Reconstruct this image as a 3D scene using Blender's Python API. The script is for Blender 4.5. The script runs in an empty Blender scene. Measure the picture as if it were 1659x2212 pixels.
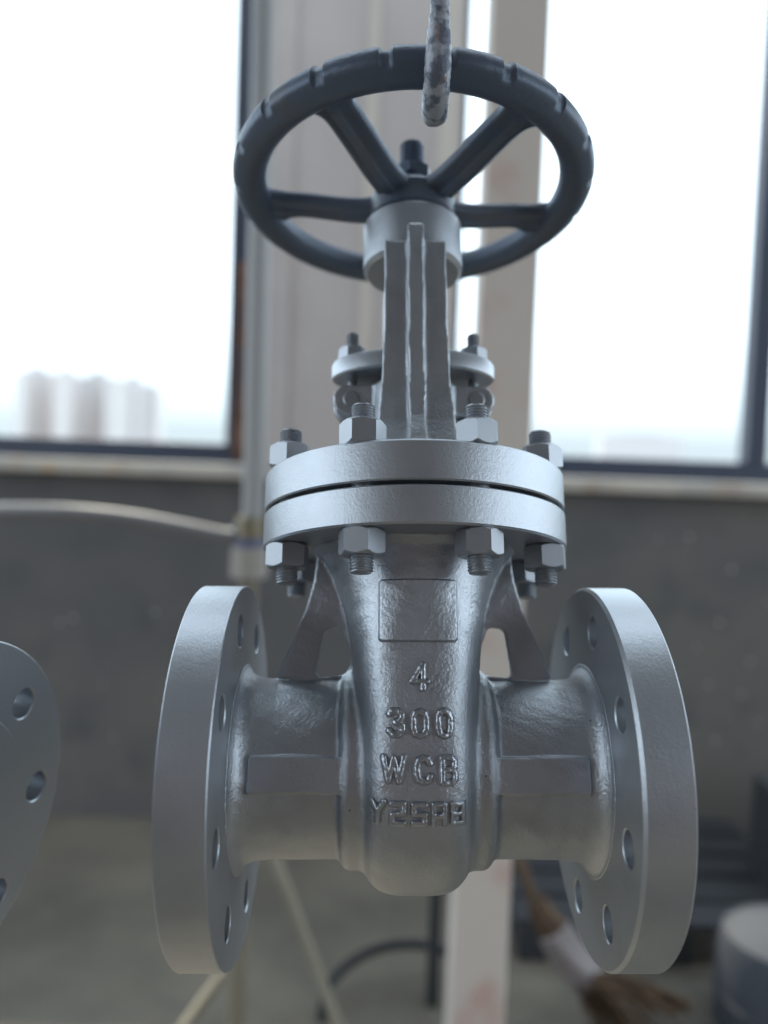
import bpy, bmesh, math, random
import numpy as np
from mathutils import Matrix, Vector
random.seed(4); rng = np.random.default_rng(4)
PI = math.pi; rad = math.radians
sc = bpy.context.scene
C = sc.collection

# ------------------------------------------------------------------ camera
CAM_H = 1.36
cp, cr = rad(-3.0), rad(2.1)                      # looks 3 deg down, held 2.1 deg off level
F_ = Vector((0, math.cos(cp), math.sin(cp)))
R0 = Vector((1, 0, 0)); U0 = R0.cross(F_)
R_ = R0 * math.cos(cr) + U0 * math.sin(cr)
U_ = -R0 * math.sin(cr) + U0 * math.cos(cr)
cam_world = Matrix(((R_.x, U_.x, -F_.x, 0), (R_.y, U_.y, -F_.y, 0), (R_.z, U_.z, -F_.z, CAM_H), (0, 0, 0, 1)))
cd = bpy.data.cameras.new('camera'); cam = bpy.data.objects.new('camera', cd); C.objects.link(cam)
cam.matrix_world = cam_world
FPX = 1742.13 / 2212.0
cd.sensor_fit = 'VERTICAL'; cd.sensor_height = 36; cd.sensor_width = 27; cd.lens = 36 * FPX
cd.clip_start = 0.02; cd.clip_end = 5000
cd.dof.use_dof = True; cd.dof.focus_distance = 0.515; cd.dof.aperture_fstop = 2.45
sc.camera = cam

# ------------------------------------------------------------------ sky and light
w = bpy.data.worlds.new('World'); sc.world = w; w.use_nodes = True
nt = w.node_tree; nt.nodes.clear()
o_ = nt.nodes.new('ShaderNodeOutputWorld'); bg = nt.nodes.new('ShaderNodeBackground')
tc = nt.nodes.new('ShaderNodeTexCoord'); sx = nt.nodes.new('ShaderNodeSeparateXYZ'); cr_ = nt.nodes.new('ShaderNodeValToRGB')
nt.links.new(tc.outputs['Generated'], sx.inputs[0]); nt.links.new(sx.outputs['Z'], cr_.inputs[0])
e = cr_.color_ramp.elements
e[0].position = 0.04; e[0].color = (0.26, 0.30, 0.325, 1); e[1].position = 0.17; e[1].color = (0.76, 0.89, 1.0, 1)
nt.links.new(cr_.outputs[0], bg.inputs[0]); bg.inputs[1].default_value = 2.3
nt.links.new(bg.outputs[0], o_.inputs[0])

# hazy sun behind the building: it comes down through the far windows onto the floor under the valve
sl = bpy.data.lights.new('sun', 'SUN'); sl.energy = 5.0; sl.angle = rad(3); sl.color = (1.0, .88, .70)
so = bpy.data.objects.new('sun', sl); C.objects.link(so)
so.rotation_euler = Vector((0.26, -.64, -.77)).to_track_quat('-Z', 'Y').to_euler()

sc.view_settings.view_transform = 'Standard'; sc.view_settings.look = 'None'
sc.view_settings.exposure = .52; sc.view_settings.gamma = 1
sc.cycles.use_denoising = True
sc.cycles.max_bounces = 8; sc.cycles.diffuse_bounces = 4; sc.cycles.glossy_bounces = 4
sc.cycles.sample_clamp_indirect = 6

# ------------------------------------------------------------------ materials
def mat(name, col, rough=.6, metal=0, bump=None, mottle=None, spec=.5, coat=0):
    """bump: list of (scale, distance, detail); mottle: (scale, colour2, lo, hi) mixes a second paint colour by noise"""
    m = bpy.data.materials.new(name); m.use_nodes = True; n = m.node_tree; b = n.nodes['Principled BSDF']
    b.inputs['Base Color'].default_value = (*col, 1); b.inputs['Roughness'].default_value = rough
    b.inputs['Metallic'].default_value = metal; b.inputs['Specular IOR Level'].default_value = spec
    b.inputs['Coat Weight'].default_value = coat
    t = n.nodes.new('ShaderNodeTexCoord'); last = None
    for i, (s, d, det) in enumerate(bump or []):
        x = n.nodes.new('ShaderNodeTexNoise'); x.inputs['Scale'].default_value = s; x.inputs['Detail'].default_value = det
        x.inputs['Roughness'].default_value = .6
        n.links.new(t.outputs['Object'], x.inputs['Vector'])
        bp = n.nodes.new('ShaderNodeBump'); bp.inputs['Distance'].default_value = d; bp.inputs['Strength'].default_value = 1
        n.links.new(x.outputs['Fac'], bp.inputs['Height'])
        if last: n.links.new(last.outputs[0], bp.inputs['Normal'])
        last = bp
    if last: n.links.new(last.outputs[0], b.inputs['Normal'])
    prev = None
    for (s, c2, lo, hi) in (mottle or []):
        x = n.nodes.new('ShaderNodeTexNoise'); x.inputs['Scale'].default_value = s; x.inputs['Detail'].default_value = 5
        n.links.new(t.outputs['Object'], x.inputs['Vector'])
        r = n.nodes.new('ShaderNodeMapRange'); r.inputs[1].default_value = lo; r.inputs[2].default_value = hi
        n.links.new(x.outputs['Fac'], r.inputs[0])
        mx = n.nodes.new('ShaderNodeMix'); mx.data_type = 'RGBA'
        n.links.new(r.outputs[0], mx.inputs[0])
        if prev: n.links.new(prev.outputs[2], mx.inputs[6])
        else: mx.inputs[6].default_value = (*col, 1)
        mx.inputs[7].default_value = (*c2, 1); prev = mx
    if prev: n.links.new(prev.outputs[2], b.inputs['Base Color'])
    return m

SIL = (.44, .465, .50); SIL2 = (.365, .385, .415)
M_cast = mat('aluminium_paint_on_casting', SIL, .37, .84, [(60, .0004, 2), (460, .00052, 4), (1300, .00012, 2)], [(30, SIL2, .5, .75)])
def add_pits(m, scale, size, col):
    """sparse pin holes and grit caught in the paint"""
    n = m.node_tree; b = n.nodes['Principled BSDF']; t = n.nodes.new('ShaderNodeTexCoord'); v = n.nodes.new('ShaderNodeTexVoronoi')
    v.inputs['Scale'].default_value = scale; n.links.new(t.outputs['Object'], v.inputs['Vector'])
    r = n.nodes.new('ShaderNodeMapRange'); r.inputs[1].default_value = size; r.inputs[2].default_value = size * .6
    n.links.new(v.outputs['Distance'], r.inputs[0])
    sp = n.nodes.new('ShaderNodeSeparateColor'); n.links.new(v.outputs['Color'], sp.inputs[0])
    g = n.nodes.new('ShaderNodeMath'); g.operation = 'GREATER_THAN'; g.inputs[1].default_value = .82; n.links.new(sp.outputs[0], g.inputs[0])
    k = n.nodes.new('ShaderNodeMath'); k.operation = 'MULTIPLY'; n.links.new(r.outputs[0], k.inputs[0]); n.links.new(g.outputs[0], k.inputs[1])
    mx = n.nodes.new('ShaderNodeMix'); mx.data_type = 'RGBA'; n.links.new(k.outputs[0], mx.inputs[0])
    l = b.inputs['Base Color'].links; n.links.new(l[0].from_socket, mx.inputs[6]); mx.inputs[7].default_value = (*col, 1)
    n.links.new(mx.outputs[2], b.inputs['Base Color'])
add_pits(M_cast, 70, .055, (.10, .10, .11))
M_cast2 = mat('aluminium_paint_on_letters', SIL, .31, .92, [(260, .0003, 3), (600, .0002, 3)])
M_mach = mat('aluminium_paint_on_turned_steel', SIL, .41, .84, [(640, .00019, 3), (100, .0002, 2)], [(18, SIL2, .5, .8)])
add_pits(M_mach, 60, .045, (.08, .08, .09))
M_nut = mat('aluminium_paint_on_nut', SIL2, .44, .8, [(900, .00009, 2)], [(60, SIL2, .5, .8)])
M_gap = mat('gasket_black', (.02, .022, .03), .7)
M_wheel = mat('veil_lifted_black_paint', (.092, .12, .17), .42, .25, [(220, .0005, 3)], [(35, (.11, .12, .14), .5, .75), (160, (.16, .16, .17), .68, .74)])  # blue-black paint, lightened and blued so its colour carries the lens veil
M_stem = mat('dark_oiled_steel', (.07, .09, .13), .35, .6)
M_hook = mat('flaking_grey_paint_on_bar', (.36, .385, .43), .38, .25, [(420, .0008, 4)],
             [(120, (.13, .15, .20), .47, .57), (70, (.24, .17, .17), .60, .72)])
M_wall = mat('grey_cement_render', (.10, .098, .102), .85, 0, [(12, .004, 5)], [(1.1, (.155, .143, .128), .40, .66), (5, (.085, .085, .085), .52, .75)])
M_floor = mat('concrete_floor', (.17, .148, .115), .7, 0, [(8, .003, 4)], [(1.6, (.10, .088, .072), .42, .62), (9, (.13, .115, .095), .55, .7)])
M_ceil = mat('ceiling_paint', (.30, .29, .29), .8)
M_rear = mat('brown_painted_wall', (.22, .16, .152), .8)
M_pillar = mat('painted_steel_column', (.45, .405, .395), .6, 0, None, [(2.5, (.51, .465, .445), .45, .7)])
M_pillar2 = mat('painted_trim_strip', (.55, .50, .45), .6)
M_frame = mat('blue_black_window_frame', (.035, .045, .075), .5)
M_rust = mat('rusty_primer', (.17, .09, .055), .8, 0, None, [(5, (.06, .05, .06), .48, .56), (20, (.12, .055, .03), .45, .6)])
M_sill = mat('cream_sill_paint', (.50, .46, .40), .7, 0, None, [(9, (.52, .33, .17), .56, .66), (4, (.35, .33, .32), .5, .7)])
M_post = mat('cream_paint_with_rust_runs', (.64, .575, .52), .55, 0, None, [(6, (.58, .40, .35), .57, .74)])
M_pipe = mat('pale_grey_plastic_pipe', (.33, .335, .34), .45)
M_hose = mat('grey_rubber_hose', (.17, .17, .18), .5)
M_black = mat('black_rubber', (.012, .014, .018), .5)
M_brass = mat('brass', (.27, .24, .17), .35, .8)
M_blue = mat('blue_plastic', (.11, .125, .22), .5)
M_wht = mat('white_plastic', (.34, .32, .29), .5)
M_stick = mat('pale_wood', (.21, .19, .145), .7)
M_broom = mat('straw_bristles', (.13, .08, .045), .9, 0, None, [(60, (.07, .045, .03), .4, .6)])
M_cloth = mat('pinkish_cloth', (.28, .25, .25), .9)
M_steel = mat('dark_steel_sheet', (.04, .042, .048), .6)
M_drum = mat('grey_drum_paint', (.055, .062, .078), .75)
M_bld = mat('pale_render', (.44, .405, .395), .9)
M_bld2 = mat('grey_render', (.425, .395, .395), .9)
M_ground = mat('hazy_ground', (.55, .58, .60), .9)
M_smudge = mat('dried_dirt', (.30, .31, .28), .9)
M_speck = mat('plaster_speck', (.40, .38, .35), .8)

def glassmat():
    m = bpy.data.materials.new('window_glass'); m.use_nodes = True; n = m.node_tree; n.nodes.clear()
    o = n.nodes.new('ShaderNodeOutputMaterial'); a = n.nodes.new('ShaderNodeBsdfTransparent'); g = n.nodes.new('ShaderNodeBsdfGlossy')
    g.inputs['Roughness'].default_value = .02; mx = n.nodes.new('ShaderNodeMixShader'); mx.inputs[0].default_value = .04
    a.inputs[0].default_value = (.96, .98, .98, 1)
    n.links.new(a.outputs[0], mx.inputs[1]); n.links.new(g.outputs[0], mx.inputs[2]); n.links.new(mx.outputs[0], o.inputs[0]); return m
M_glass = glassmat()

# ------------------------------------------------------------------ object helpers
def link(name, me, m, parent=None):
    o = bpy.data.objects.new(name, me); C.objects.link(o)
    if m and not me.materials: me.materials.append(m)
    if parent: o.parent = parent
    return o
def tag(o, label=None, cat=None, group=None, kind=None):
    if label: o['label'] = label
    if cat: o['category'] = cat
    if group: o['group'] = group
    if kind: o['kind'] = kind
    return o
def meshfrom(name, V, Fc, sharp=35, smooth=True):
    me = bpy.data.meshes.new(name); me.from_pydata([tuple(v) for v in V], [], [tuple(f) for f in Fc])
    if smooth:
        me.polygons.foreach_set('use_smooth', [True] * len(me.polygons))
        if sharp: me.set_sharp_from_angle(angle=rad(sharp))
    me.update(); return me
MM = .001
def lathe(name, prof, axis='z', seg=128, m=None, parent=None, sharp=35, scale=MM, close=False):
    """prof: list of (radius, height)"""
    V = []; Fc = []; n = len(prof)
    for i in range(seg):
        a = 2 * PI * i / seg
        for (r, h) in prof:
            c, s = r * math.cos(a), r * math.sin(a)
            V.append((c * scale, s * scale, h * scale) if axis == 'z' else (h * scale, c * scale, s * scale))
    for i in range(seg):
        j = (i + 1) % seg
        for k in range(n if close else n - 1):
            q = (i * n + k, j * n + k, j * n + (k + 1) % n, i * n + (k + 1) % n)
            Fc.append(q if axis == 'z' else q)
    me = meshfrom(name, V, Fc, sharp)
    bm = bmesh.new(); bm.from_mesh(me); bmesh.ops.remove_doubles(bm, verts=bm.verts, dist=1e-7)
    bmesh.ops.recalc_face_normals(bm, faces=bm.faces); bm.to_mesh(me); bm.free()
    return link(name, me, m, parent)
def add_box(bm, x0, x1, y0, y1, z0, z1, bev=0):
    v = [bm.verts.new((x, y, z)) for x in (x0, x1) for y in (y0, y1) for z in (z0, z1)]
    fs = [bm.faces.new([v[i] for i in q]) for q in ((0, 1, 3, 2), (4, 6, 7, 5), (0, 4, 5, 1), (2, 3, 7, 6), (0, 2, 6, 4), (1, 5, 7, 3))]
    if bev: bmesh.ops.bevel(bm, geom=list({e for f in fs for e in f.edges}), offset=bev, segments=2, affect='EDGES', profile=.5)
def boxobj(name, m, dims, parent=None, bev=.004):
    bm = bmesh.new(); add_box(bm, *dims, bev=bev); me = bpy.data.meshes.new(name)
    bmesh.ops.recalc_face_normals(bm, faces=bm.faces); bm.to_mesh(me); bm.free()
    return link(name, me, m, parent)
def catmull(P, n=10):
    P = [Vector(p) for p in P]; out = []
    Q = [P[0] * 2 - P[1]] + P + [P[-1] * 2 - P[-2]]
    for i in range(1, len(Q) - 2):
        for k in range(n):
            t = k / n; a, b, c, d = Q[i - 1:i + 3]
            out.append(.5 * ((2 * b) + (-a + c) * t + (2 * a - 5 * b + 4 * c - d) * t * t + (-a + 3 * b - 3 * c + d) * t ** 3))
    out.append(P[-1]); return out
def tube(name, pts, rf, m, parent=None, seg=16, spline=True, n=10, ends=True):
    P = catmull(pts, n) if spline else [Vector(p) for p in pts]
    N = len(P); V = []; Fc = []
    up = Vector((0.13, .2, .97)); T0 = (P[1] - P[0]).normalized(); a = T0.cross(up)
    if a.length < .1: a = T0.cross(Vector((1, 0, 0)))
    a.normalize()
    for i, p in enumerate(P):
        T = (P[min(i + 1, N - 1)] - P[max(i - 1, 0)]).normalized()
        a = (a - T * a.dot(T)).normalized(); b = T.cross(a)
        for k in range(seg):
            th = 2 * PI * k / seg
            r = rf(i / (N - 1), th) if callable(rf) else rf
            V.append(p + (a * math.cos(th) + b * math.sin(th)) * r)
    for i in range(N - 1):
        for k in range(seg):
            l = (k + 1) % seg; Fc.append((i * seg + k, i * seg + l, (i + 1) * seg + l, (i + 1) * seg + k))
    if ends:
        Fc.append(tuple(range(seg))[::-1]); Fc.append(tuple((N - 1) * seg + k for k in range(seg)))
    return link(name, meshfrom(name, V, Fc, 50), m, parent)
def boolean_cut(o, cutter):
    md = o.modifiers.new('b', 'BOOLEAN'); md.operation = 'DIFFERENCE'; md.object = cutter; md.solver = 'EXACT'
    dg = bpy.context.evaluated_depsgraph_get(); dg.update()
    me = bpy.data.meshes.new_from_object(o.evaluated_get(dg)); o.modifiers.clear(); old = o.data
    o.data = me; me.name = old.name; bpy.data.meshes.remove(old)
    me.polygons.foreach_set('use_smooth', [True] * len(me.polygons)); me.set_sharp_from_angle(angle=rad(30))
    cm = cutter.data; bpy.data.objects.remove(cutter); bpy.data.meshes.remove(cm)

def surface_nets(Fv, org, h):
    """isosurface of the sampled distance field Fv (negative inside) as quads"""
    S = Fv < 0; nx, ny, nz = Fv.shape
    off = [(a, b, c) for a in (0, 1) for b in (0, 1) for c in (0, 1)]
    cnt = np.zeros((nx - 1, ny - 1, nz - 1), np.int8)
    for a, b, c in off: cnt += S[a:nx - 1 + a, b:ny - 1 + b, c:nz - 1 + c]
    act = (cnt > 0) & (cnt < 8); ii = np.argwhere(act)
    idx = -np.ones(act.shape, np.int64); idx[act] = np.arange(len(ii))
    acc = np.zeros((len(ii), 3)); num = np.zeros(len(ii))
    for p in off:
        for ax in range(3):
            if p[ax]: continue
            q = list(p); q[ax] = 1
            fa = Fv[ii[:, 0] + p[0], ii[:, 1] + p[1], ii[:, 2] + p[2]]; fb = Fv[ii[:, 0] + q[0], ii[:, 1] + q[1], ii[:, 2] + q[2]]
            mk = (fa < 0) != (fb < 0); t = np.where(mk, fa / np.where(mk, fa - fb, 1), 0)
            pt = np.array(p, float)[None].repeat(len(ii), 0); pt[:, ax] += t
            acc += pt * mk[:, None]; num += mk
    V = (ii + acc / num[:, None]) * h + org
    Q = []
    for ax in range(3):
        b, c = [(1, 2), (2, 0), (0, 1)][ax]
        sl0 = [slice(None)] * 3; sl1 = [slice(None)] * 3; sl0[ax] = slice(0, -1); sl1[ax] = slice(1, None)
        A = S[tuple(sl0)]; B = S[tuple(sl1)]
        e = np.argwhere(A != B); ok = (e[:, b] > 0) & (e[:, c] > 0) & (e[:, b] < Fv.shape[b] - 1) & (e[:, c] < Fv.shape[c] - 1); e = e[ok]
        fl = A[e[:, 0], e[:, 1], e[:, 2]]
        def g(db, dc):
            x = e.copy(); x[:, b] += db; x[:, c] += dc; return idx[x[:, 0], x[:, 1], x[:, 2]]
        q = np.stack([g(-1, -1), g(0, -1), g(0, 0), g(-1, 0)], 1)
        q[~fl] = q[~fl][:, ::-1]; Q.append(q)
    return V, np.concatenate(Q)
def field_mesh(name, Fv, org, h, m, parent, sharp=None):
    V, Q = surface_nets(Fv, org, h); V = V * MM
    me = bpy.data.meshes.new(name)
    me.vertices.add(len(V)); me.vertices.foreach_set('co', V.astype(np.float32).ravel())
    me.loops.add(Q.size); me.loops.foreach_set('vertex_index', Q.ravel().astype(np.int32))
    me.polygons.add(len(Q)); me.polygons.foreach_set('loop_start', np.arange(0, Q.size, 4, dtype=np.int32))
    me.update(calc_edges=True); me.validate()
    me.polygons.foreach_set('use_smooth', [True] * len(me.polygons))
    if sharp: me.set_sharp_from_angle(angle=rad(sharp))
    return link(name, me, m, parent)
def smin(a, b, k): h = np.clip(.5 + .5 * (b - a) / k, 0, 1); return b * (1 - h) + a * h - k * h * (1 - h)
def norm_field(G, h):
    gx, gy, gz = np.gradient(G, h); g = np.sqrt(gx * gx + gy * gy + gz * gz); return G / np.maximum(g, 1e-4)
def grid(x, y, z, h):
    X = np.arange(x[0], x[1] + h, h); Y = np.arange(y[0], y[1] + h, h); Z = np.arange(z[0], z[1] + h, h)
    return np.meshgrid(X.astype(np.float32), Y.astype(np.float32), Z.astype(np.float32), indexing='ij')
def sd_poly(P, Xc, Zc):
    d = np.full(Xc.shape, 1e9, np.float32); ins = np.zeros(Xc.shape, bool); n = len(P)
    for i in range(n):
        ax, az = P[i]; bx, bz = P[(i + 1) % n]; ex, ez = bx - ax, bz - az
        t = np.clip(((Xc - ax) * ex + (Zc - az) * ez) / (ex * ex + ez * ez), 0, 1)
        d = np.minimum(d, np.hypot(Xc - ax - t * ex, Zc - az - t * ez))
        c = ((az > Zc) != (bz > Zc)) & (Xc < (bx - ax) * (Zc - az) / (bz - az + 1e-9) + ax); ins ^= c
    return np.where(ins, -d, d)

# ------------------------------------------------------------------ where the valve hangs (valve frame: pipe axis x, stem z, mm-built)
Rv = np.array([[0.9999337866464149, -0.01072853563857497, 0.004161832050193168],
               [-0.006453040894304688, -0.22332820268953835, 0.9747219460680451],
               [0.009527884664426814, 0.9746842629315979, 0.22338264705949984]])   # rows: right, up, forward seen from the lens
cam_in_valve = Matrix(((Rv[0, 0], Rv[1, 0], -Rv[2, 0], -.02832), (Rv[0, 1], Rv[1, 1], -Rv[2, 1], -.59673), (Rv[0, 2], Rv[1, 2], -Rv[2, 2], .04855), (0, 0, 0, 1)))
VM = cam_world @ cam_in_valve.inverted()           # leans back about 16 degrees, as it hangs by one side of its wheel

valve = bpy.data.objects.new('gate_valve', None); C.objects.link(valve); valve.matrix_world = VM
valve.empty_display_size = .1
tag(valve, 'silver painted flanged gate valve with black handwheel, hanging from a hook by its rim', 'gate valve')

# ------------------------------------------------------------------ body casting
H = 1.25
def neck_profile(ax):
    fil = np.clip((ax - 108.5) / 12.3, 0, 1); base = 60 + 2 * np.clip((ax - 96) / 16, 0, 1)
    return base + 12 * (1 - np.sqrt(np.clip(1 - fil ** 2, 0, 1)))
def body_field(top=True):
    X, Y, Z = grid((-123.0, 123.0), (-90, 90), (-90, 157), H)
    ax = np.abs(X); r = np.sqrt(Y * Y + Z * Z)
    neck = np.maximum(r - neck_profile(ax), ax - 121.6)
    neck = np.clip(neck, -30, 60)
    # seat ring bulge
    q0 = ax - 44; q1 = r - 59.5
    bul = np.minimum(np.maximum(q0, q1), 0) + np.hypot(np.maximum(q0, 0), np.maximum(q1, 0)) - 7.5
    F = smin(neck, bul, 3.5)
    # chamber for the gate
    zz = np.clip(Z, 0, None)
    A = np.interp(zz, [0, 40, 83, 107, 122, 136, 147, 153, 160], [40, 41, 45.5, 49.5, 54, 60, 67, 75, 82])
    B = np.interp(zz, [0, 40, 110, 135, 147, 153, 160], [82, 81, 75, 74, 75.5, 80, 84])
    N = np.interp(zz, [0, 60, 130, 153], [4.2, 3.6, 2.5, 2.1])
    rr = np.where(Z < 0, r, np.abs(Y))
    ch = ((ax / A) ** N + (rr / B) ** N) ** (1 / N) - 1
    ch = norm_field(ch, H)
    if not top: ch = np.maximum(ch, Z - 96)
    else: ch = np.maximum(ch, Z - 154)
    F = smin(F, ch, 4.5)
    # parting line boss along the neck
    bx = np.maximum(np.maximum(ax - 109, np.abs(Z) - 11.3), np.abs(Y) - 64.3)
    F = smin(F, bx, 1.0)
    # gusset with its rounded hole
    if top:
        g = sd_poly([(-100, 50), (-97.5, 66), (-88, 88), (-80, 110), (-74, 132), (-71, 156), (-30, 156), (-30, 50)], -ax, Z)
        hole = sd_poly([(-66.5, 66.5), (-52, 68), (-50, 75), (-57, 94), (-62, 93)], -ax, Z) - 4.5
        g = np.maximum(g, -hole); g = np.maximum(g, np.abs(Y) - 5.5); g = np.maximum(g, Z - 154)
        F = smin(F, g, 3.0)
    # foundry unevenness
    U = .35 * np.sin(X * .11 + 1) * np.sin(Z * .09) + .3 * np.sin(Y * .13 + Z * .07) * np.sin(X * .07 + 2) + .16 * np.sin(X * .31 + Z * .23) * np.sin(Y * .29 + Z * .37)
    F = F + (U * .8).astype(np.float32)
    return F.astype(np.float32), (X[:, 0, 0], Y[0, :, 0], Z[0, 0, :])
BF, (gx, gy, gz) = body_field()
org = np.array([gx[0], gy[0], gz[0]])
body = field_mesh('body', BF, org, H, M_cast, valve)

S = BF < 0; first = S.argmax(axis=1); hit = S.any(axis=1)
i0 = np.clip(first - 1, 0, None); I, K = np.indices(first.shape)
fa, fb = BF[I, i0, K], BF[I, first, K]
FRONT = np.where(hit, gy[i0] + H * fa / np.where(fa - fb == 0, 1, fa - fb), 0)
def front_y(x, z):
    u = (x - gx[0]) / H; v = (z - gz[0]) / H; a = np.floor(u).astype(int); b = np.floor(v).astype(int); u = u - a; v = v - b
    return FRONT[a, b] * (1 - u) * (1 - v) + FRONT[a + 1, b] * u * (1 - v) + FRONT[a, b + 1] * (1 - u) * v + FRONT[a + 1, b + 1] * u * v
def relief(name, x0, x1, z0, z1, hf, m, parent, step=.32):
    xs = np.arange(x0, x1 + step, step); zs = np.arange(z0, z1 + step, step); X, Z = np.meshgrid(xs, zs, indexing='ij')
    Hh = hf(X, Z); Y = front_y(X, Z) - Hh
    V = np.stack([X, Y, Z], -1).reshape(-1, 3) * MM; nz = len(zs); Fc = []
    for i in range(len(xs) - 1):
        for k in range(nz - 1):
            if max(Hh[i, k], Hh[i + 1, k], Hh[i, k + 1], Hh[i + 1, k + 1]) > -.45:
                a = i * nz + k; Fc.append((a, a + nz, a + nz + 1, a + 1))
    me = meshfrom(name, V, Fc, None)
    bm = bmesh.new(); bm.from_mesh(me); bmesh.ops.delete(bm, geom=[v for v in bm.verts if not v.link_faces], context='VERTS')
    bm.to_mesh(me); bm.free()
    return link(name, me, m, parent)
def ss(t): t = np.clip(t, 0, 1); return t * t * (3 - 2 * t)
def wob(X, Z): return .22 * np.sin(X * 1.3 + Z * .7) * np.sin(Z * 1.1 - X * .4) + .12 * np.sin(X * 3.1) * np.sin(Z * 2.7 + 1)
def pad_h(X, Z):
    cx, cz, hx, hz = -.9, 103.2, 25.2, 20.0
    qx = np.abs(X - cx - .004 * (Z - cz)) - hx + 2.5; qz = np.abs(Z - cz) - hz + 2.5
    d = np.minimum(np.maximum(qx, qz), 0) + np.hypot(np.maximum(qx, 0), np.maximum(qz, 0)) - 2.5 + wob(X, Z) * .6
    return -1.0 + 4.6 * ss(-d / 2.2 + .6) + wob(X * .4, Z * .4) * .25
relief('name_pad', -28, 26.5, 81, 125, pad_h, M_cast, body, .33)

G = {  # stroke centre lines on a unit box, x right, z up
 '4': [[(.72, 0), (.72, 1)], [(.72, 1), (0, .30)], [(0, .30), (1, .30)]],
 '3': [[(0, .86), (.2, 1), (.7, 1), (.97, .84), (.95, .66), (.62, .53), (.45, .52)], [(.62, .53), (.98, .38), (1, .18), (.75, 0), (.25, 0), (0, .16)]],
 '0': [[(.5, 1), (.15, .93), (0, .72), (0, .28), (.15, .07), (.5, 0), (.85, .07), (1, .28), (1, .72), (.85, .93), (.5, 1)]],
 'W': [[(0, 1), (.24, 0), (.50, .95), (.76, 0), (1, 1)]],
 'C': [[(1, .78), (.82, .95), (.5, 1), (.15, .9), (0, .68), (0, .32), (.15, .1), (.5, 0), (.82, .05), (1, .24)]],
 'B': [[(0, 0), (0, 1), (.72, 1), (.95, .86), (.95, .64), (.72, .52), (0, .52)], [(.72, .52), (1, .38), (1, .14), (.75, 0), (0, 0)]],
 'Y': [[(0, 1), (.5, .48), (1, 1)], [(.5, .48), (.5, 0)]],
 '2': [[(0, 1), (1, 1), (1, .52), (0, .44), (0, 0), (1, 0)]],
 '5': [[(1, 1), (0, 1), (0, .52), (1, .46), (1, 0), (0, 0)]],
 'A': [[(0, 0), (0, 1), (1, 1), (1, 0)], [(0, .42), (1, .42)]],
 'b': [[(0, 0), (0, 1), (.95, 1), (.95, .5), (0, .5)], [(.95, .5), (1, .5), (1, 0), (0, 0)]],
}
BOX = [('4', -6.3, 52.4, 5.7, 70.1, 1.3), ('3', -21.2, 24.4, -9.8, 41.7, 1.55), ('0', -5.9, 23.7, 5.0, 41.3, 1.5), ('0', 9.5, 23.7, 20.3, 41.8, 1.5),
       ('W', -24.7, -2.8, -9.0, 14.1, 1.5), ('C', -3.9, -3.5, 7.2, 13.8, 1.55), ('B', 11.9, -3.7, 22.5, 13.8, 1.35),
       ('Y', -31.8, -26.7, -21.5, -12.1, 1.38), ('2', -19.2, -27.7, -9.1, -13.4, 1.35), ('5', -5.9, -27.7, 3.9, -13.9, 1.35),
       ('A', 6.5, -27.7, 15.8, -13.8, 1.15), ('b', 18.2, -27.1, 27.4, -13.5, 1.15)]
for ch, x0, z0, x1, z1, hw in BOX:
    def hf(X, Z, ch=ch, x0=x0, z0=z0, x1=x1, z1=z1, hw=hw):
        d = np.full(X.shape, 1e9)
        for s in G[ch]:
            P = [(x0 + hw + u * (x1 - x0 - 2 * hw), z0 + hw + v * (z1 - z0 - 2 * hw)) for u, v in s]
            for (ax, az), (bx, bz) in zip(P, P[1:]):
                ex, ez = bx - ax, bz - az; t = np.clip(((X - ax) * ex + (Z - az) * ez) / (ex * ex + ez * ez), 0, 1)
                d = np.minimum(d, np.hypot(X - ax - t * ex, Z - az - t * ez))
        d = d + wob(X, Z) * .45
        return -.8 + (3.6 + .9 * wob(X * .5, Z * .5)) * np.sqrt(np.clip(1 - (np.abs(d) / (hw + .8)) ** 3, 0, 1))
    relief('letter', x0 - 1.2, x1 + 1.2, z0 - 1.2, z1 + 1.2, hf, M_cast2, body)

# ------------------------------------------------------------------ pipe flanges with drilled bolt holes
def pipe_flange(sign, ch_in, parent, m=M_mach, bore=51.0):
    a, b = 120.8, 150.9
    prof = [(bore, 96), (bore, 151.5), (bore + 1, 152.5), (78.0, 152.5), (78.6, 151.9), (78.6, b), (126.1, b), (127, b - .9), (127, a + ch_in), (127 - ch_in * .8, a), (55, a), (55, 96)]
    prof = [(r, sign * h) for r, h in prof]
    o = lathe('pipe_flange', prof, 'x', 256, m, parent, 30, close=True)
    bm = bmesh.new()
    for k in range(8):
        t = rad(22.5 + 45 * k); cy, cz = 100 * math.cos(t), 100 * math.sin(t); rings = []
        for (r, h) in ((11.9, 119), (11.9, a - .001), (11, a + .9), (11, b - .9), (11.9, b + .001), (11.9, 153)):
            rings.append([bm.verts.new((sign * h * MM, (cy + r * math.cos(p)) * MM, (cz + r * math.sin(p)) * MM)) for p in [2 * PI * j / 40 for j in range(40)]])
        for A_, B_ in zip(rings, rings[1:]):
            for j in range(40): bm.faces.new((A_[j], A_[(j + 1) % 40], B_[(j + 1) % 40], B_[j]))
        bm.faces.new(rings[0][::-1]); bm.faces.new(rings[-1])
    bmesh.ops.recalc_face_normals(bm, faces=bm.faces)
    me = bpy.data.meshes.new('cut'); bm.to_mesh(me); bm.free(); c = bpy.data.objects.new('cut', me); C.objects.link(c)
    c.parent = parent
    boolean_cut(o, c); return o
pipe_flange(-1, .7, valve); pipe_flange(1, 2.2, valve)

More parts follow.
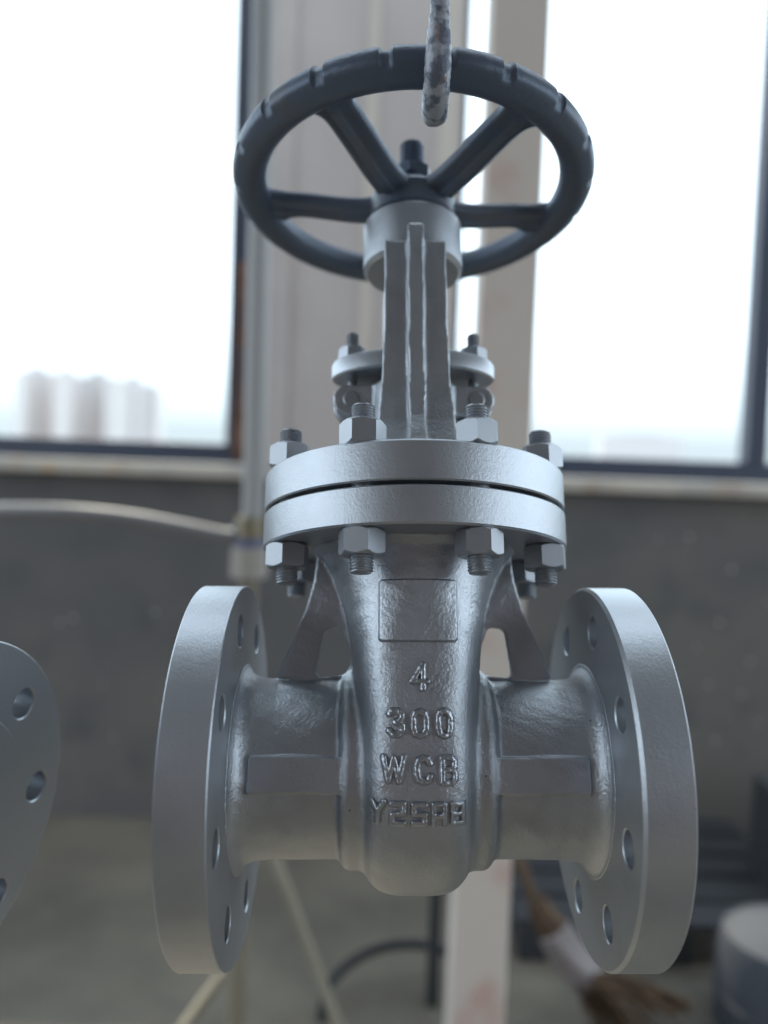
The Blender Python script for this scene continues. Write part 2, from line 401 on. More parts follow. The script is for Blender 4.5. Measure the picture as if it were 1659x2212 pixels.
# ------------------------------------------------------------------ bonnet joint
lathe('body_flange', [(20, 152.8), (110.6, 152.8), (112, 154.2), (112, 177.0), (111, 178.0), (20, 178.0)], 'z', 256, M_mach, valve, 30, close=True)
lathe('gasket', [(20, 177.9), (99, 177.9), (99, 181), (20, 181)], 'z', 128, M_gap, valve, 30, close=True)
lathe('bonnet_flange', [(20, 180.9), (110.8, 180.9), (111.8, 181.9), (111.8, 206.4), (110.5, 207.8), (20, 207.8)], 'z', 256, M_mach, valve, 30, close=True)

def threaded(name, R, segs, m, parent, pitch=2.0, seg=40):
    """rod along z; segs: list of (z0, z1, threaded?)"""
    V = []; rows = []
    for (z0, z1, th) in segs:
        n = max(1, int(round((z1 - z0) / (pitch / 6)))) if th else 1
        for k in range(n + (1 if (z0, z1, th) == segs[-1] else 0)):
            z = z0 + (z1 - z0) * k / n; rows.append((z, th))
    zt, zb = rows[-1][0], rows[0][0]
    for z, th in rows:
        e = min(z - zb, zt - z); tap = -max(0, 1.5 - e) * .9
        for j in range(seg):
            a = 2 * PI * j / seg; ph = (z / pitch - a / (2 * PI)) % 1.0
            r = R + tap - (1.15 * (1 - abs(2 * ph - 1)) if th else 0)
            V.append((r * math.cos(a) * MM, r * math.sin(a) * MM, z * MM))
    Fc = []
    for i in range(len(rows) - 1):
        for j in range(seg):
            l = (j + 1) % seg; Fc.append((i * seg + j, i * seg + l, (i + 1) * seg + l, (i + 1) * seg + j))
    Fc.append(tuple(range(seg))[::-1]); Fc.append(tuple((len(rows) - 1) * seg + k for k in range(seg)))
    return meshfrom(name, V, Fc, 40)
def nut_mesh(af, h, hole, chamf_low=True, chamf_top=True):
    """hex prism with the 30 degree corner chamfers, from z=0 up"""
    rc = af / 2 / math.cos(PI / 6); V = []; seg = 72
    def hexr(a): b = (a % (PI / 3)) - PI / 6; return af / 2 / math.cos(b)
    zs = []; k = 6
    low = [0] + ([1.1 * i / k for i in range(1, k + 1)] if chamf_low else [])
    rows = []
    rmax0 = af / 2 - .6
    for t in (np.linspace(0, 1, 5) if chamf_low else [1]): rows.append((2.1 * t if chamf_low else 0, rmax0 + (rc - rmax0 + .05) * t if chamf_low else 99))
    for t in (np.linspace(0, 1, 5) if chamf_top else [1]): rows.append((h - (2.1 * (1 - t) if chamf_top else 0), rc + .05 - (rc + .05 - rmax0) * t if chamf_top else 99))
    for z, rm in rows:
        for j in range(seg):
            a = 2 * PI * j / seg; r = min(hexr(a), rm); V.append((r * math.cos(a) * MM, r * math.sin(a) * MM, z * MM))
    n = len(rows); base = len(V)
    for z in (0, h):
        for j in range(seg):
            a = 2 * PI * j / seg; V.append((hole * math.cos(a) * MM, hole * math.sin(a) * MM, z * MM))
    Fc = []
    for i in range(n - 1):
        for j in range(seg):
            l = (j + 1) % seg; Fc.append((i * seg + j, i * seg + l, (i + 1) * seg + l, (i + 1) * seg + j))
    for j in range(seg):
        l = (j + 1) % seg
        Fc.append((base + j, base + l, l, j)); Fc.append(((n - 1) * seg + j, (n - 1) * seg + l, base + seg + l, base + seg + j))
    return meshfrom('nut', V, Fc, 22)
nutM = nut_mesh(27.0, 17.2, 7.6); nutM.materials.append(M_nut)
studM = threaded('stud', 8.0, [(124.5, 137, True), (137, 222, False), (222, 237, True)], M_nut, None); studM.materials.append(M_nut)
nut_low = [52, 8, 14, 40, 20, 33, 5, 25]; nut_top = [25, 34, 3, 10, 41, 16, 50, 22]
for k in range(8):
    t = rad(22.5 + 45 * k - 90); x, y = 98 * math.cos(t), 98 * math.sin(t)
    s = link('stud', studM, None, valve); s.location = (x * MM, y * MM, 0)
    a = link('nut', nutM, None, s); a.location = (0, 0, .2078); a.rotation_euler = (0, 0, rad(nut_top[k] + 6 * k))
    b = link('nut', nutM, None, s); b.location = (0, 0, .1356); b.rotation_euler = (0, 0, rad(nut_low[k] + 3 * k))

# ------------------------------------------------------------------ bonnet with yoke arms
def yoke_field():
    h = 1.2
    X, Y, Z = grid((-66, 66), (-84, 84), (203, 400), h); ax, ay = np.abs(X), np.abs(Y); r = np.hypot(X, Y)
    rp = np.interp(Z, [200, 208, 218, 232, 246, 290], [58, 50, 42, 37, 34, 33])
    F = np.maximum(r - rp, Z - 284)
    cy = np.interp(Z, [200, 208, 222, 240, 258, 276, 300, 340, 385, 400], [70, 64, 57.5, 51, 47, 44.5, 43.5, 42.5, 40.5, 39])
    hw = np.interp(Z, [200, 208, 225, 250, 280, 330, 400], [39, 33, 28.5, 26.5, 24.5, 23.5, 22.8])
    plate = np.maximum(np.maximum(ax - hw, np.abs(ay - cy + 0) - 5.0), Z - np.where(ay > 0, 387, 387)) 
    plate = np.maximum(plate, -(Z - 200))
    rib = np.maximum(np.maximum(ax - 5.9, np.abs(ay - cy - 6) - 8.0), Z - 397)
    arm = smin(plate, rib, 2.0)
    F = smin(F, arm, 7)
    # lug plates for the eye bolts
    q = np.hypot(np.maximum(ax - 50, 0), Z - 271) - 12
    q = np.where(ax < 50, np.abs(Z - 271) - 12, q)
    lug = np.maximum(q, np.abs(ay - 10) - 3.2); lug = np.maximum(lug, ax - 63)
    F = smin(F, lug, 2)
    F = np.maximum(F, 206 - Z)
    U = .22 * np.sin(X * .2 + 1) * np.sin(Z * .11) + .22 * np.sin(Y * .17 + Z * .13)
    return (F + U).astype(np.float32), np.array([X[0, 0, 0], Y[0, 0, 0], Z[0, 0, 0]]), h
YF, yo, yh = yoke_field()
field_mesh('yoke', YF, yo, yh, M_cast, valve)
add_pits(M_nut, 90, .05, (.09, .09, .10))
lathe('yoke_sleeve', [(10, 383), (37, 383), (40, 386.5), (40, 424), (37.5, 426.5), (33, 427.5), (33, 428.6), (10, 428.6)], 'z', 96, M_mach, valve, 30, close=True)
gl = lathe('gland', [(10.5, 270), (20, 270), (20, 296), (10.5, 296)], 'z', 48, M_nut, valve, 30, close=True)

def oval_plate(name, L, Wd, z0, z1, m, parent, bev=3.0):
    V = []; n = 96; rows = [(0, bev * .5), (bev * .5, 0), (z1 - z0 - bev, 0), (z1 - z0 - bev * .3, bev * .35), (z1 - z0, bev)]
    for dz, ins in rows:
        for j in range(n):
            a = 2 * PI * j / n; c, s = math.cos(a), math.sin(a); ex = 2 / 2.25
            V.append(((L - ins) * abs(c) ** ex * (1 if c > 0 else -1) * MM, (Wd - ins) * abs(s) ** (2 / 1.75) * (1 if s > 0 else -1) * MM, (z0 + dz) * MM))
    Fc = []
    for i in range(len(rows) - 1):
        for j in range(n):
            l = (j + 1) % n; Fc.append((i * n + j, i * n + l, (i + 1) * n + l, (i + 1) * n + j))
    Fc.append(tuple(range(n))[::-1]); Fc.append(tuple((len(rows) - 1) * n + k for k in range(n)))
    return link(name, meshfrom(name, V, Fc, 30), m, parent)
gp = oval_plate('gland_flange', 64, 34, 290.5, 305.5, M_mach, valve)
gnut = nut_mesh(19.5, 12.5, 4.5); gnut.materials.append(M_nut)
gst = threaded('eye_bolt', 5.0, [(281, 316, False), (316, 331, True)], M_nut, None, 1.6, 28); gst.materials.append(M_nut)
for sx_ in (-1, 1):
    x = sx_ * 48
    # eye ring, axis along y, with its shank
    eb = link('eye_bolt', gst, None, valve); eb.location = (x * MM, 0, 0)
    V = []; Fc = []; n = 40; rows = [(4.6, -6), (10.2, -6), (11, -5.2), (11, 5.2), (10.2, 6), (4.6, 6)]
    for j in range(n):
        a = 2 * PI * j / n
        for (r, yy) in rows: V.append((r * math.cos(a) * MM, yy * MM, (271 + r * math.sin(a)) * MM))
    k_ = len(rows)
    for j in range(n):
        l = (j + 1) % n
        for i in range(k_): Fc.append((j * k_ + i, l * k_ + i, l * k_ + (i + 1) % k_, j * k_ + (i + 1) % k_))
    link('eye', meshfrom('eye', V, Fc, 30), M_nut, eb)
    V = []; Fc = []; rows = [(0, -14.3), (5.5, -14.3), (6.3, -13.8), (6.3, -13), (4.5, -13), (4.5, 14), (0, 14)]
    for j in range(n):
        a = 2 * PI * j / n
        for (r, yy) in rows: V.append((r * math.cos(a) * MM, yy * MM, (271 + r * math.sin(a)) * MM))
    k_ = len(rows)
    for j in range(n):
        l = (j + 1) % n
        for i in range(k_ - 1): Fc.append((j * k_ + i, l * k_ + i, l * k_ + i + 1, j * k_ + i + 1))
    link('pin', meshfrom('pin', V, Fc, 30), M_nut, eb)
    nn = link('nut', gnut, None, eb); nn.location = (0, 0, .3055); nn.rotation_euler = (0, 0, rad(12 if sx_ < 0 else 40))

stem = link('stem', threaded('stem', 10.2, [(281, 430, True), (430, 470, False), (470, 504, True)], M_stem, None, 3.0, 32), M_stem, valve)

# ------------------------------------------------------------------ handwheel
NOTCH = [-9.5 - 19.3 * k for k in range(9)] + [7] + [24 + 19.3 * k for k in range(8)]
def wheel_rim():
    n, k = 900, 40; V = []; Fc = []
    for i in range(n):
        th = 2 * PI * i / n; d = math.degrees(th)
        nn = min(abs((d - a + 180) % 360 - 180) for a in NOTCH)      # degrees from nearest notch, measured from -y
        notch = max(0, 1 - (nn / 1.9) ** 4)
        for j in range(k):
            p = 2 * PI * j / k; dp = math.degrees(p)
            dp = (dp + 180) % 360 - 180                              # 0 = outward, 90 = up
            r = 12.9
            edge = 1 / (1 + math.exp((abs(dp - 18) - 52) / 3.0))
            r += edge * (1.7 - 2.5 * notch)
            bead = math.exp(-((dp + 42) / 7.0) ** 2); r += .5 * bead
            rr = 133.2 + r * math.cos(p) * 1.02; z = 462 + r * math.sin(p) * .97
            V.append((rr * math.sin(th) * MM, -rr * math.cos(th) * MM, z * MM))
    for i in range(n):
        a = (i + 1) % n
        for j in range(k):
            b = (j + 1) % k; Fc.append((i * k + j, a * k + j, a * k + b, i * k + b))
    return meshfrom('hand_wheel', V, Fc, 50)
wheel = link('hand_wheel', wheel_rim(), M_wheel, valve)
def spoke_mesh():
    V = []; Fc = []; N = 28
    for i in range(N):
        t = i / (N - 1); R = 22 + t * (128 - 22); z = 446.5 + 17.5 * ss(np.array((R - 30) / 90.)).item()
        fl = max(0, (R - 103) / 25); wd = 13.5 + 15 * fl ** 2.2 + 5 * max(0, (40 - R) / 18) ** 2
        th = 6.5 + 1.5 * fl
        sec = [(-wd, 1), (-wd * .97, th * .75), (-wd * .8, th), (-wd * .3, th + 1), (wd * .3, th + 1), (wd * .8, th), (wd * .97, th * .75), (wd, 1), (wd * .96, -3.0), (wd * .72, -5.0),
               (wd * .36, -5.8), (wd * .24, -8.8), (-wd * .24, -8.8), (-wd * .36, -5.8), (-wd * .72, -5.0), (-wd * .96, -3.0)]
        for (u, v) in sec: V.append((u * MM, -R * MM, (z + v) * MM))
    k = 16
    for i in range(N - 1):
        for j in range(k):
            b = (j + 1) % k; Fc.append((i * k + j, (i + 1) * k + j, (i + 1) * k + b, i * k + b))
    Fc.append(tuple(range(k))); Fc.append(tuple((N - 1) * k + j for j in range(k))[::-1])
    me = meshfrom('spoke', V, Fc, 55); me.materials.append(M_wheel); return me
spM = spoke_mesh()
for k in range(5):
    s = link('spoke', spM, None, wheel); s.rotation_euler = (0, 0, rad(-32 + 72 * k))
lathe('hub', [(9, 430), (33, 430), (35, 432), (35, 449), (31, 454), (20, 457), (15.5, 461), (14.5, 468), (9, 468)], 'z', 64, M_wheel, wheel, 30, close=True)
wn = link('nut', nut_mesh(29, 12, 8.5), M_stem, wheel); wn.location = (0, 0, .468); wn.rotation_euler = (0, 0, rad(20))

# ------------------------------------------------------------------ hook of ribbed bar over the near side of the rim
def make_hook(base, yaw, name='lifting_hook', top=1.2):
    """base: rim point the hook carries; hook plane is turned by yaw about the vertical"""
    pts = []
    for z in (top, .9, .6, .4, .25, .15, .10, .06, .03): pts.append((0, -.0225 - .004 * max(0, .03 / max(z, .03) - .3), z))
    for a in range(0, 181, 20): pts.append((0, -.0245 * math.cos(rad(a)), -.0255 * math.sin(rad(a)) - .002))
    pts += [(0, .0265, .012), (0, .031, .024), (0, .039, .033)]
    Rz = Matrix.Rotation(yaw, 3, 'Z'); P = [Rz @ Vector(p) + Vector(base) for p in pts]
    P = catmull(P, 44); L = [0]
    for a, b in zip(P, P[1:]): L.append(L[-1] + (b - a).length)
    # resample by length
    N = int(L[-1] / .0011); Q = []; j = 0
    for i in range(N):
        s = L[-1] * i / (N - 1)
        while j < len(L) - 2 and L[j + 1] < s: j += 1
        t = (s - L[j]) / max(1e-9, L[j + 1] - L[j]); Q.append(P[j].lerp(P[j + 1], min(1, t)))
    tot = L[-1]; z0 = base[2]
    def rf(u, th):
        s = u * tot; zz = Q[min(N - 1, int(round(u * (N - 1))))].z - z0
        low = 1 / (1 + math.exp((zz - .012) / .006)) if s > .3 else 0
        r = .0056 + .0031 * low
        rib = max(0, math.cos(2 * PI * (s / .0085 + .18 * math.sin(th)))) ** 3
        r += .0007 * rib * (1 - .75 * low) + .0004 * math.cos(2 * th) ** 8
        r += .00035 * math.sin(s * 900 + 3 * math.sin(th)) * math.sin(th * 3 + s * 500)
        if tot - s < .006: r *= max(.35, (tot - s) / .006) ** .5
        return r
    h = tube(name, Q, rf, M_hook, None, 28, spline=False); return h
rimp = VM @ Vector((.0105, -.1335, .462))
hk = make_hook(rimp, rad(-1))
tag(hk, 'ribbed steel bar hook with flaking grey and dark paint, carrying the black handwheel', 'hook')

# ------------------------------------------------------------------ the neighbouring valve at the left edge
nrm = Vector((math.sin(rad(78.6)) * math.cos(rad(-11.6)), -math.cos(rad(78.6)) * math.cos(rad(-11.6)), math.sin(rad(-11.6))))
a_ = Vector((0, 0, 1)).cross(nrm).normalized(); b_ = nrm.cross(a_)
ph = rad(57.9 - 22.5 - 45)                       # hole pattern sets the roll about the bore
ly = a_ * math.cos(ph) + b_ * math.sin(ph); lz = nrm.cross(ly)
Cn = Vector((-.3056, -.0491, -.0405)) - nrm * .1525
NM = VM @ Matrix(((nrm.x, ly.x, lz.x, Cn.x), (nrm.y, ly.y, lz.y, Cn.y), (nrm.z, ly.z, lz.z, Cn.z), (0, 0, 0, 1)))
nb = bpy.data.objects.new('check_valve', None); C.objects.link(nb); nb.matrix_world = NM
tag(nb, 'silver painted valve cut off by the left edge, its drilled flange face showing', 'valve')
NF, _ = body_field(top=False)
field_mesh('body', NF[::1], org, H, M_cast, nb)
pipe_flange(-1, .9, nb); pipe_flange(1, .9, nb)
lathe('cover', [(0, 90), (66, 90), (67, 91), (67, 108), (66, 109), (40, 111), (0, 113)], 'z', 96, M_mach, nb, 30)
bm = bmesh.new(); bmesh.ops.create_icosphere(bm, subdivisions=3, radius=.0022); me = bpy.data.meshes.new('paint_drip'); bm.to_mesh(me); bm.free()
me.polygons.foreach_set('use_smooth', [True] * len(me.polygons))
pd = link('paint_drip', me, M_nut, nb); pd.location = (.1518, -.078 * math.cos(.4), .078 * math.sin(.4)); pd.scale = (.6, 1, 1.6)
lift = lathe('lifting_eye', [(3, 112), (6, 112), (6, 128), (3, 128)], 'z', 24, M_nut, nb, 30, close=True)
tb = []
for k in range(25): t = 2 * PI * k / 24; tb.append((0, .018 * math.sin(t), .143 + .018 * math.cos(t)))
tube('eye_ring', tb, .0045, M_nut, nb, 12, spline=False)
eyeW = NM @ Vector((0, 0, .158))
hk2 = make_hook(eyeW + Vector((0, 0, .0)), rad(90), 'lifting_hook', 1.2)
tag(hk2, 'ribbed bar hook out of view above the left hand valve', 'hook')

# ------------------------------------------------------------------ room
camp = Vector((0, 0, CAM_H))
def at(px, py, Y):
    d = R_ * ((px - 829.5) / 1742.13) - U_ * ((py - 1106) / 1742.13) + F_
    return camp + d * (Y / d.y)
WY = 3.0                                           # inner face of the window wall
zs = at(829, 1016, WY).z                           # top of the sill
ROOF = 3.9
def struct(name, m, dims, bev=0): o = boxobj(name, m, dims, None, bev); tag(o, kind='structure'); return o
struct('floor', M_floor, (-4.5, 4.5, -4.5, WY + .25, -.2, 0))
struct('ceiling', M_ceil, (-4.5, 4.5, -4.7, 1.0, ROOF, ROOF + .2))
struct('ceiling', M_ceil, (-4.5, 4.5, 2.3, WY + .25, ROOF, ROOF + .2))
struct('ceiling', M_ceil, (-4.5, -2.0, 1.001, 2.299, ROOF, ROOF + .2))
struct('ceiling', M_ceil, (2.0, 4.5, 1.001, 2.299, ROOF, ROOF + .2))  # opening between the ceiling pieces: unseen skylight added to brighten the valve's upper faces
struct('window_wall', M_wall, (-4.5, 4.5, WY, WY + .25, .001, zs - .05))
struct('right_wall', M_wall, (4.5, 4.7, -4.5, WY + .25, -.2, .9))
struct('left_wall', M_wall, (-4.7, -4.5, -4.5, WY + .25, -.2, .9))
struct('rear_wall', M_rear, (-4.7, 4.7, -4.7, -4.5, -.2, 4.1))

xl = at(536, 900, WY).x; xr = at(995, 500, WY).x
pil = boxobj('wide_column', M_pillar, (xl + .06, xr - .012, WY - .05, WY + .24, zs - .05 + .001, ROOF - .001), None, .006)
tag(pil, 'wide pinkish grey steel column between the two windows, behind the handwheel', 'column')
boxobj('trim_strip', M_pillar2, (xl + .40, xl + .445, WY - .062, WY - .049, zs, ROOF - .01), pil, .003)
boxobj('trim_strip', M_pillar2, (xr - .10, xr - .03, WY - .058, WY - .049, zs, ROOF - .01), pil, .003)
boxobj('trim_strip', M_pillar, (xl + .075, xl + .15, WY - .066, WY - .049, zs, ROOF - .01), pil, .003)

def window(name, x0, x1, label, sw_l, sw_r, mull=()):
    z0, z1 = zs, ROOF - .02
    r = bpy.data.objects.new(name, None); C.objects.link(r); r.location = ((x0 + x1) / 2, WY + .1, z0)
    tag(r, label, 'window')
    ox, oy, oz = r.location
    def b(n, m, X0, X1, Z0, Z1, y0=WY + .06, y1=WY + .14):
        o = boxobj(n, m, (X0 - ox, X1 - ox, y0 - oy, y1 - oy, Z0 - oz, Z1 - oz), r, .003); return o
    b('bottom_rail', M_frame, x0 + .001, x1 - .001, z0 + .002, z0 + .078)
    b('stile', M_frame, x0, x0 + sw_l, z0 + .079, z1)
    b('stile', M_frame, x1 - sw_r, x1, z0 + .079, z1)
    b('top_rail', M_frame, x0 + sw_l + .001, x1 - sw_r - .001, z1 - .06, z1)
    for mx in mull: b('mullion', M_frame, mx, mx + .08, z0 + .079, z1 - .061)
    b('pane', M_glass, x0 + sw_l - .005, x1 - sw_r + .005, z0 + .07, z1 - .05, WY + .098, WY + .103)
    return r
window('left_window'.replace('left_', ''), -4.45, xl + .004, 'large dark framed window left of the wide column', .06, .098, (-2.3,))
xe = at(1652, 600, WY).x
window('window', xr - .012, 4.45, 'large dark framed window right of the wide column', .028, .06, (xe,))
bm = bmesh.new()
for i in range(7):
    p = at(1338 + random.uniform(-6, 6), 815 + random.uniform(-16, 16), WY + .094)
    bmesh.ops.create_icosphere(bm, subdivisions=2, radius=random.uniform(.006, .012), matrix=Matrix.Translation(p) @ Matrix.Diagonal((.8, .12, 1.3, 1)))
me = bpy.data.meshes.new('dirt_smudge'); bm.to_mesh(me); bm.free()
tag(link('dirt_smudge', me, M_smudge), 'small greenish dirt smudge stuck on the right window pane', 'dirt smudge')
rs = boxobj('rusty_flat_bar', M_rust, (at(503, 900, WY).x, at(527, 900, WY).x, WY + .02, WY + .055, zs + .02, zs + .75), None, .002)
tag(rs, 'rusty orange steel bar at the foot of the left window frame', 'steel bar')
for (x0, x1, n) in ((-4.45, xl + .06, 'left'), (xr - .02, 4.45, 'right')):
    s = boxobj('window_sill', M_sill, (x0, x1, WY - .045, WY + .2, zs - .05, zs), None, .006)
    tag(s, 'cream painted sill with rust stains under the window %s of the column' % n, 'window sill')

# pale specks of plaster flung on the wall below the windows
bm = bmesh.new()
spk = [(130, 1345), (158, 1335), (335, 1322), (245, 1592), (262, 1690), (222, 1480), (1230, 1350), (1580, 1230), (1555, 1345), (1505, 1400), (1530, 1480), (1620, 1430), (1600, 1500), (1545, 1600), (1640, 1560), (1660, 1300), (1490, 1160), (1420, 1165), (690, 1990), (620, 2020), (640, 2045)]
for i in range(60): spk.append((random.uniform(0, 1700), random.uniform(1080, 1760)))
for i, (px, py) in enumerate(spk):
    p = at(px, py, WY - .003); r = random.uniform(.004, .009) if i < 21 else random.uniform(.001, .0035)
    if p.z < .02: continue
    bmesh.ops.create_icosphere(bm, subdivisions=2, radius=r, matrix=Matrix.Translation(p) @ Matrix.Diagonal((1, .4, 1, 1)))
me = bpy.data.meshes.new('plaster_specks'); bm.to_mesh(me); bm.free()
tag(link('plaster_specks', me, M_speck), 'pale plaster specks spattered over the grey wall below the windows', 'specks', kind='stuff')

# square post in front of the wall, right of the valve
PY = 1.8
pa = at(1071, 1106, PY)
post = boxobj('square_post', M_post, (pa.x - .062, pa.x + .062, PY - .06, PY + .06, .001, ROOF - .001), None, .006)
tag(post, 'cream painted square steel post with rust runs, standing right behind the valve', 'post')
boxobj('base_plate', M_post, (pa.x - .085, pa.x + .085, PY - .085, PY + .085, .001, .012), post, .002)
# plastic pipe drop with tap and hose
pb = at(548, 1106, PY)
riser = tube('riser_pipe', [at(584, -600, PY), at(570, 20, PY), at(559, 560, PY), at(546, 1130, PY)], .024, M_pipe, None, 20)
tag(riser, 'pale grey plastic pipe running down beside the wide column', 'pipe')
p0 = at(540, 1150, PY); p1 = at(535, 1190, PY)
tap = bpy.data.objects.new('pipe_tap', None); C.objects.link(tap); tap.location = p0
tag(tap, 'brass and plastic pipe tap at the lower end of the grey riser pipe', 'tap')
def loc_tube(n, pts, r, m): return tube(n, [Vector(p) - p0 for p in pts], r, m, tap, 20, spline=False)
loc_tube('elbow', [(p0.x, PY, p0.z + .035), (p0.x, PY, p0.z - .012)], .031, M_brass)
loc_tube('handle', [(p0.x, PY, p0.z - .0125), (p0.x, PY, p0.z - .032)], .034, M_blue)
loc_tube('union_nut', [(p0.x, PY, p0.z - .0325), (p0.x, PY, p0.z - .06), (p0.x, PY, p0.z - .10)], lambda u, t: .040 + .0025 * math.cos(6 * t), M_wht)
lower = tube('stand_pipe', [(p0.x, PY, p0.z - .101), (p0.x, PY, .5), (p0.x, PY, .001)], .021, M_stick, None, 20)
tag(lower, 'beige pipe rising from the floor to the tap, behind the left flange', 'pipe')
hose = tube('air_hose', [at(-500, 1120, 2.1), at(-200, 1098, 2.0), at(0, 1102, PY + .05), at(150, 1106, PY), at(290, 1120, PY), at(400, 1140, PY), at(500, 1158, PY), p0 + Vector((-.02, 0, .012))], .0165, M_hose, None, 16)
tag(hose, 'grey hose sagging in from the left to the tap', 'hose')
# things on the floor
st = tube('leaning_rod', [at(592, 1850, 1.95), at(740, 2240, 1.75)], .013, M_stick, None, 14, n=2)
tag(st, 'pale thin rod leaning at a slant under the left neck of the valve', 'rod')
st = tube('wooden_stick', [at(520, 2060, 1.95), at(470, 2120, 1.9), at(390, 2230, 1.8)], .015, M_stick, None, 14)
tag(st, 'pale wooden stick lying slanted at the bottom under the left flange', 'stick')
bh = tube('black_hose', [at(700, 2300, 1.9), at(697, 2180, 1.93), at(725, 2110, 2.0), at(790, 2060, 2.05), at(870, 2040, 2.08), at(950, 2050, 2.1), at(1050, 2110, 2.1), at(1100, 2250, 2.1)], .0125, M_black, None, 14)
tag(bh, 'black rubber hose arching up behind the cream post', 'hose')
dp_ = boxobj('shadow_strip', M_steel, (at(926, 2000, 2.0).x, at(952, 2000, 2.0).x, 1.98, 2.02, .001, at(940, 1890, 2.0).z), None, .002)  # dark box stands in for the strip of shade beside the post
tag(dp_, 'dark strip standing in for the shadow just left of the cream post', 'steel bar')
# broom
bx = bpy.data.objects.new('straw_broom', None); C.objects.link(bx); bp = at(1290, 2160, 1.9); bx.location = bp
tag(bx, 'straw broom wrapped in pale cloth leaning under the right flange', 'broom')
L = lambda *a: at(*a) - bp
tube('handle', [L(1115, 1840, 2.05), L(1160, 1960, 2.0)], .014, M_broom, bx, 14, n=4)
tube('straw_neck', [L(1155, 1945, 2.0), L(1180, 1985, 1.99), L(1205, 2020, 1.98)], lambda u, t: .026 + .014 * u + .002 * math.cos(9 * t), M_broom, bx, 36)
tube('cloth_wrap', [L(1200, 2012, 1.97), L(1235, 2070, 1.95), L(1275, 2125, 1.93)], lambda u, t: .044 + .004 * math.sin(5 * t + 4 * u), M_cloth, bx, 30)
for i in range(60):
    a = random.uniform(-1, 1); b = random.uniform(-1, 1)
    s = L(1270 + 30 * a, 2118 - 16 * a, 1.92 + .03 * b); t_ = L(1400 + 50 * b + 60 * a, 2262 - 110 * a + 20 * b, 1.80 + .05 * a * b)
    m_ = (s + t_) * .5 + Vector((random.uniform(-.01, .01), random.uniform(-.01, .01), .012))
    if i == 0: V = []; Fc = []
    P = catmull([s, m_, t_], 4)
    for j, p in enumerate(P):
        for k in range(5):
            th = 2 * PI * k / 5; V.append(p + Vector((0, math.cos(th), math.sin(th))) * (.006 if j < 6 else .004))
    b0 = len(V) - len(P) * 5
    for j in range(len(P) - 1):
        for k in range(5):
            l = (k + 1) % 5; Fc.append((b0 + j * 5 + k, b0 + j * 5 + l, b0 + (j + 1) * 5 + l, b0 + (j + 1) * 5 + k))
br = link('bristles', meshfrom('bristles', V, Fc, None), M_broom, bx); br['kind'] = 'stuff'
# dark cabinet and grey drum at the right edge
c0 = at(1628, 1760, 2.3); cab = bpy.data.objects.new('steel_cabinet', None); C.objects.link(cab); cab.location = (c0.x + .52, 2.45, 0)
tag(cab, 'low dark steel cabinet cut by the right edge of the picture', 'cabinet')
boxobj('carcass', M_steel, (-.4, .4, -.15, .12, .05, c0.z + .02), cab, .005)
boxobj('door', M_steel, (-.39, -.005, -.17, -.152, .08, c0.z - .01), cab, .004); boxobj('door', M_steel, (.005, .39, -.17, -.152, .08, c0.z - .01), cab, .004)
boxobj('foot', M_steel, (-.38, -.32, -.13, .18, .001, .05), cab, .003); boxobj('foot', M_steel, (.32, .38, -.13, .18, .001, .05), cab, .003)
wj = lathe('white_jar', [(0, 0), (32, 0), (34, 3), (34, 70), (30, 78), (22, 82), (22, 92), (0, 93)], 'z', 32, M_wht)
wj.location = (c0.x + .16, 2.36, c0.z + .021)
tag(wj, 'small off white jar on the dark cabinet at the right edge', 'jar')
d0 = at(1655, 2020, 1.9)
dr = bpy.data.objects.new('steel_drum', None); C.objects.link(dr); dr.location = (d0.x + .08, 1.95, 0)
tag(dr, 'grey painted drum with a rounded shoulder at the lower right corner', 'drum')
zt = d0.z * 1000
lathe('drum_shell', [(0, 1), (158, 1), (162, 5), (162, zt * .3), (166, zt * .31), (166, zt * .33), (162, zt * .34), (162, zt - 70), (150, zt - 30), (110, zt - 6), (0, zt)], 'z', 64, M_drum, dr)
lathe('cap', [(0, zt - 2), (24, zt - 2), (24, zt + 8), (0, zt + 9)], 'z', 24, M_steel, dr)
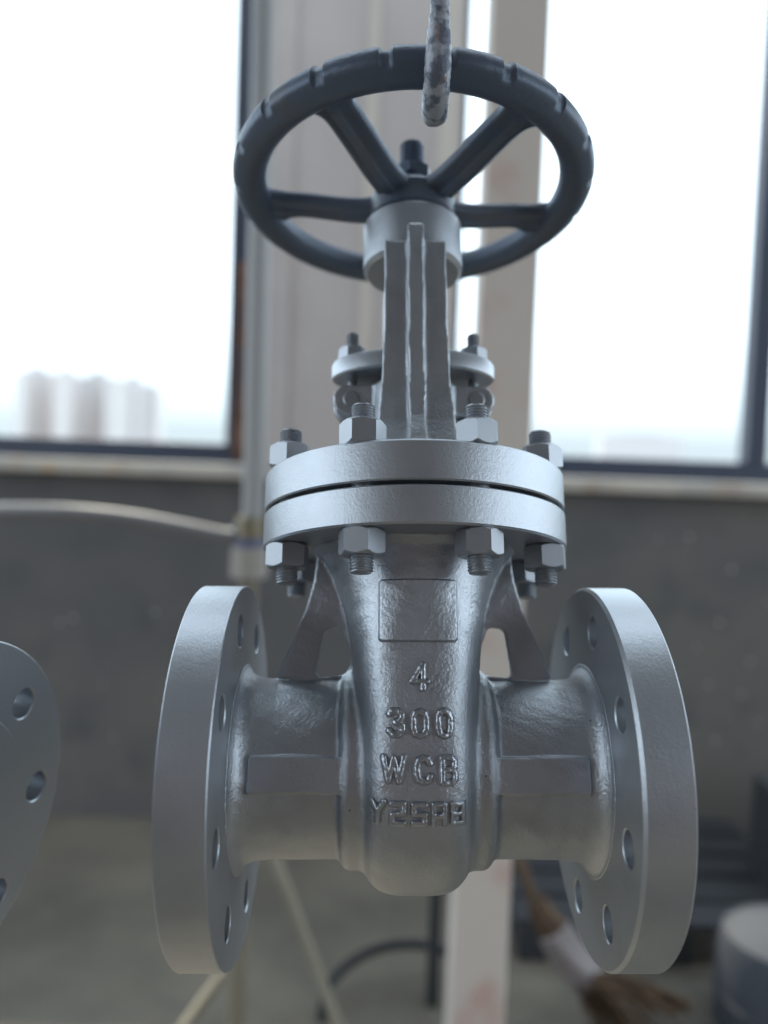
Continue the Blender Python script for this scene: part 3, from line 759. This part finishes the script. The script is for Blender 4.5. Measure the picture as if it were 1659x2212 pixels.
# low skid of dark boards behind the broom
sk = bpy.data.objects.new('pallet', None); C.objects.link(sk); s0 = at(1350, 1950, 2.5); sk.location = (s0.x + .05, 2.55, 0)
tag(sk, 'dark stained pallet lying on the floor below the right flange', 'pallet')
for i in range(5): boxobj('board', M_steel, (-.45, .45, -.36 + i * .15, -.24 + i * .15, .101, .123), sk, .003)
for i in range(3): boxobj('bearer', M_steel, (-.44 + i * .40, -.36 + i * .40, -.36, .36, .001, .1), sk, .003)

# ------------------------------------------------------------------ outside
g = meshfrom('ground', [(-2500, 30, -14), (2500, 30, -14), (2500, 4000, -14), (-2500, 4000, -14)], [(0, 1, 2, 3)], None, False)
tag(link('ground', g, M_ground), kind='structure')
def tower(px0, px1, pyt, Y, m, label, dep=14, floors=9):
    a = at(px0, 900, Y); b = at(px1, 900, Y); zt = at((px0 + px1) / 2, pyt, Y).z
    r = bpy.data.objects.new('apartment_building', None); C.objects.link(r); r.location = ((a.x + b.x) / 2, Y, -14)
    tag(r, label, 'building', 'hazy apartment buildings outside'); hw = (b.x - a.x) / 2; Ht = zt + 14
    boxobj('wall', m, (-hw, hw, 0, dep, 0, Ht), r, 0)
    boxobj('roof', M_bld2, (-hw * .5, hw * .5, 3, dep - 3, Ht, Ht + 2.5), r, 0)
    bm = bmesh.new(); nx = max(2, int(hw * 2 / 4.5)); nz = int(Ht / 3.1)
    for i in range(nx):
        for k in range(nz): add_box(bm, -hw + (i + .25) * 2 * hw / nx, -hw + (i + .75) * 2 * hw / nx, -.35, .02, k * 3.1 + 1, k * 3.1 + 2.5)
    me = bpy.data.meshes.new('windows'); bm.to_mesh(me); bm.free(); o = link('windows', me, M_bld2, r); o['kind'] = 'stuff'
sky = [(28, 52, 806), (54, 84, 798), (88, 112, 812), (114, 150, 803), (156, 182, 822), (184, 224, 808), (228, 262, 826), (266, 296, 818), (300, 338, 838)]
look = ['leftmost, narrow', 'second from the left, tallest', 'third from the left, narrow', 'fourth from the left, wide', 'fifth from the left, low', 'sixth from the left, widest', 'third from the right', 'second from the right', 'rightmost and lowest']
for i, (a, b, t) in enumerate(sky):
    tower(a, b, t, 400 + 13 * (i % 3), M_bld if i % 3 != 1 else M_bld2, 'pale hazy apartment block in the left window, %s of its row' % look[i])
tower(1300, 1480, 940, 900, M_bld2, 'low hazy block on the horizon beyond the right window', 20)
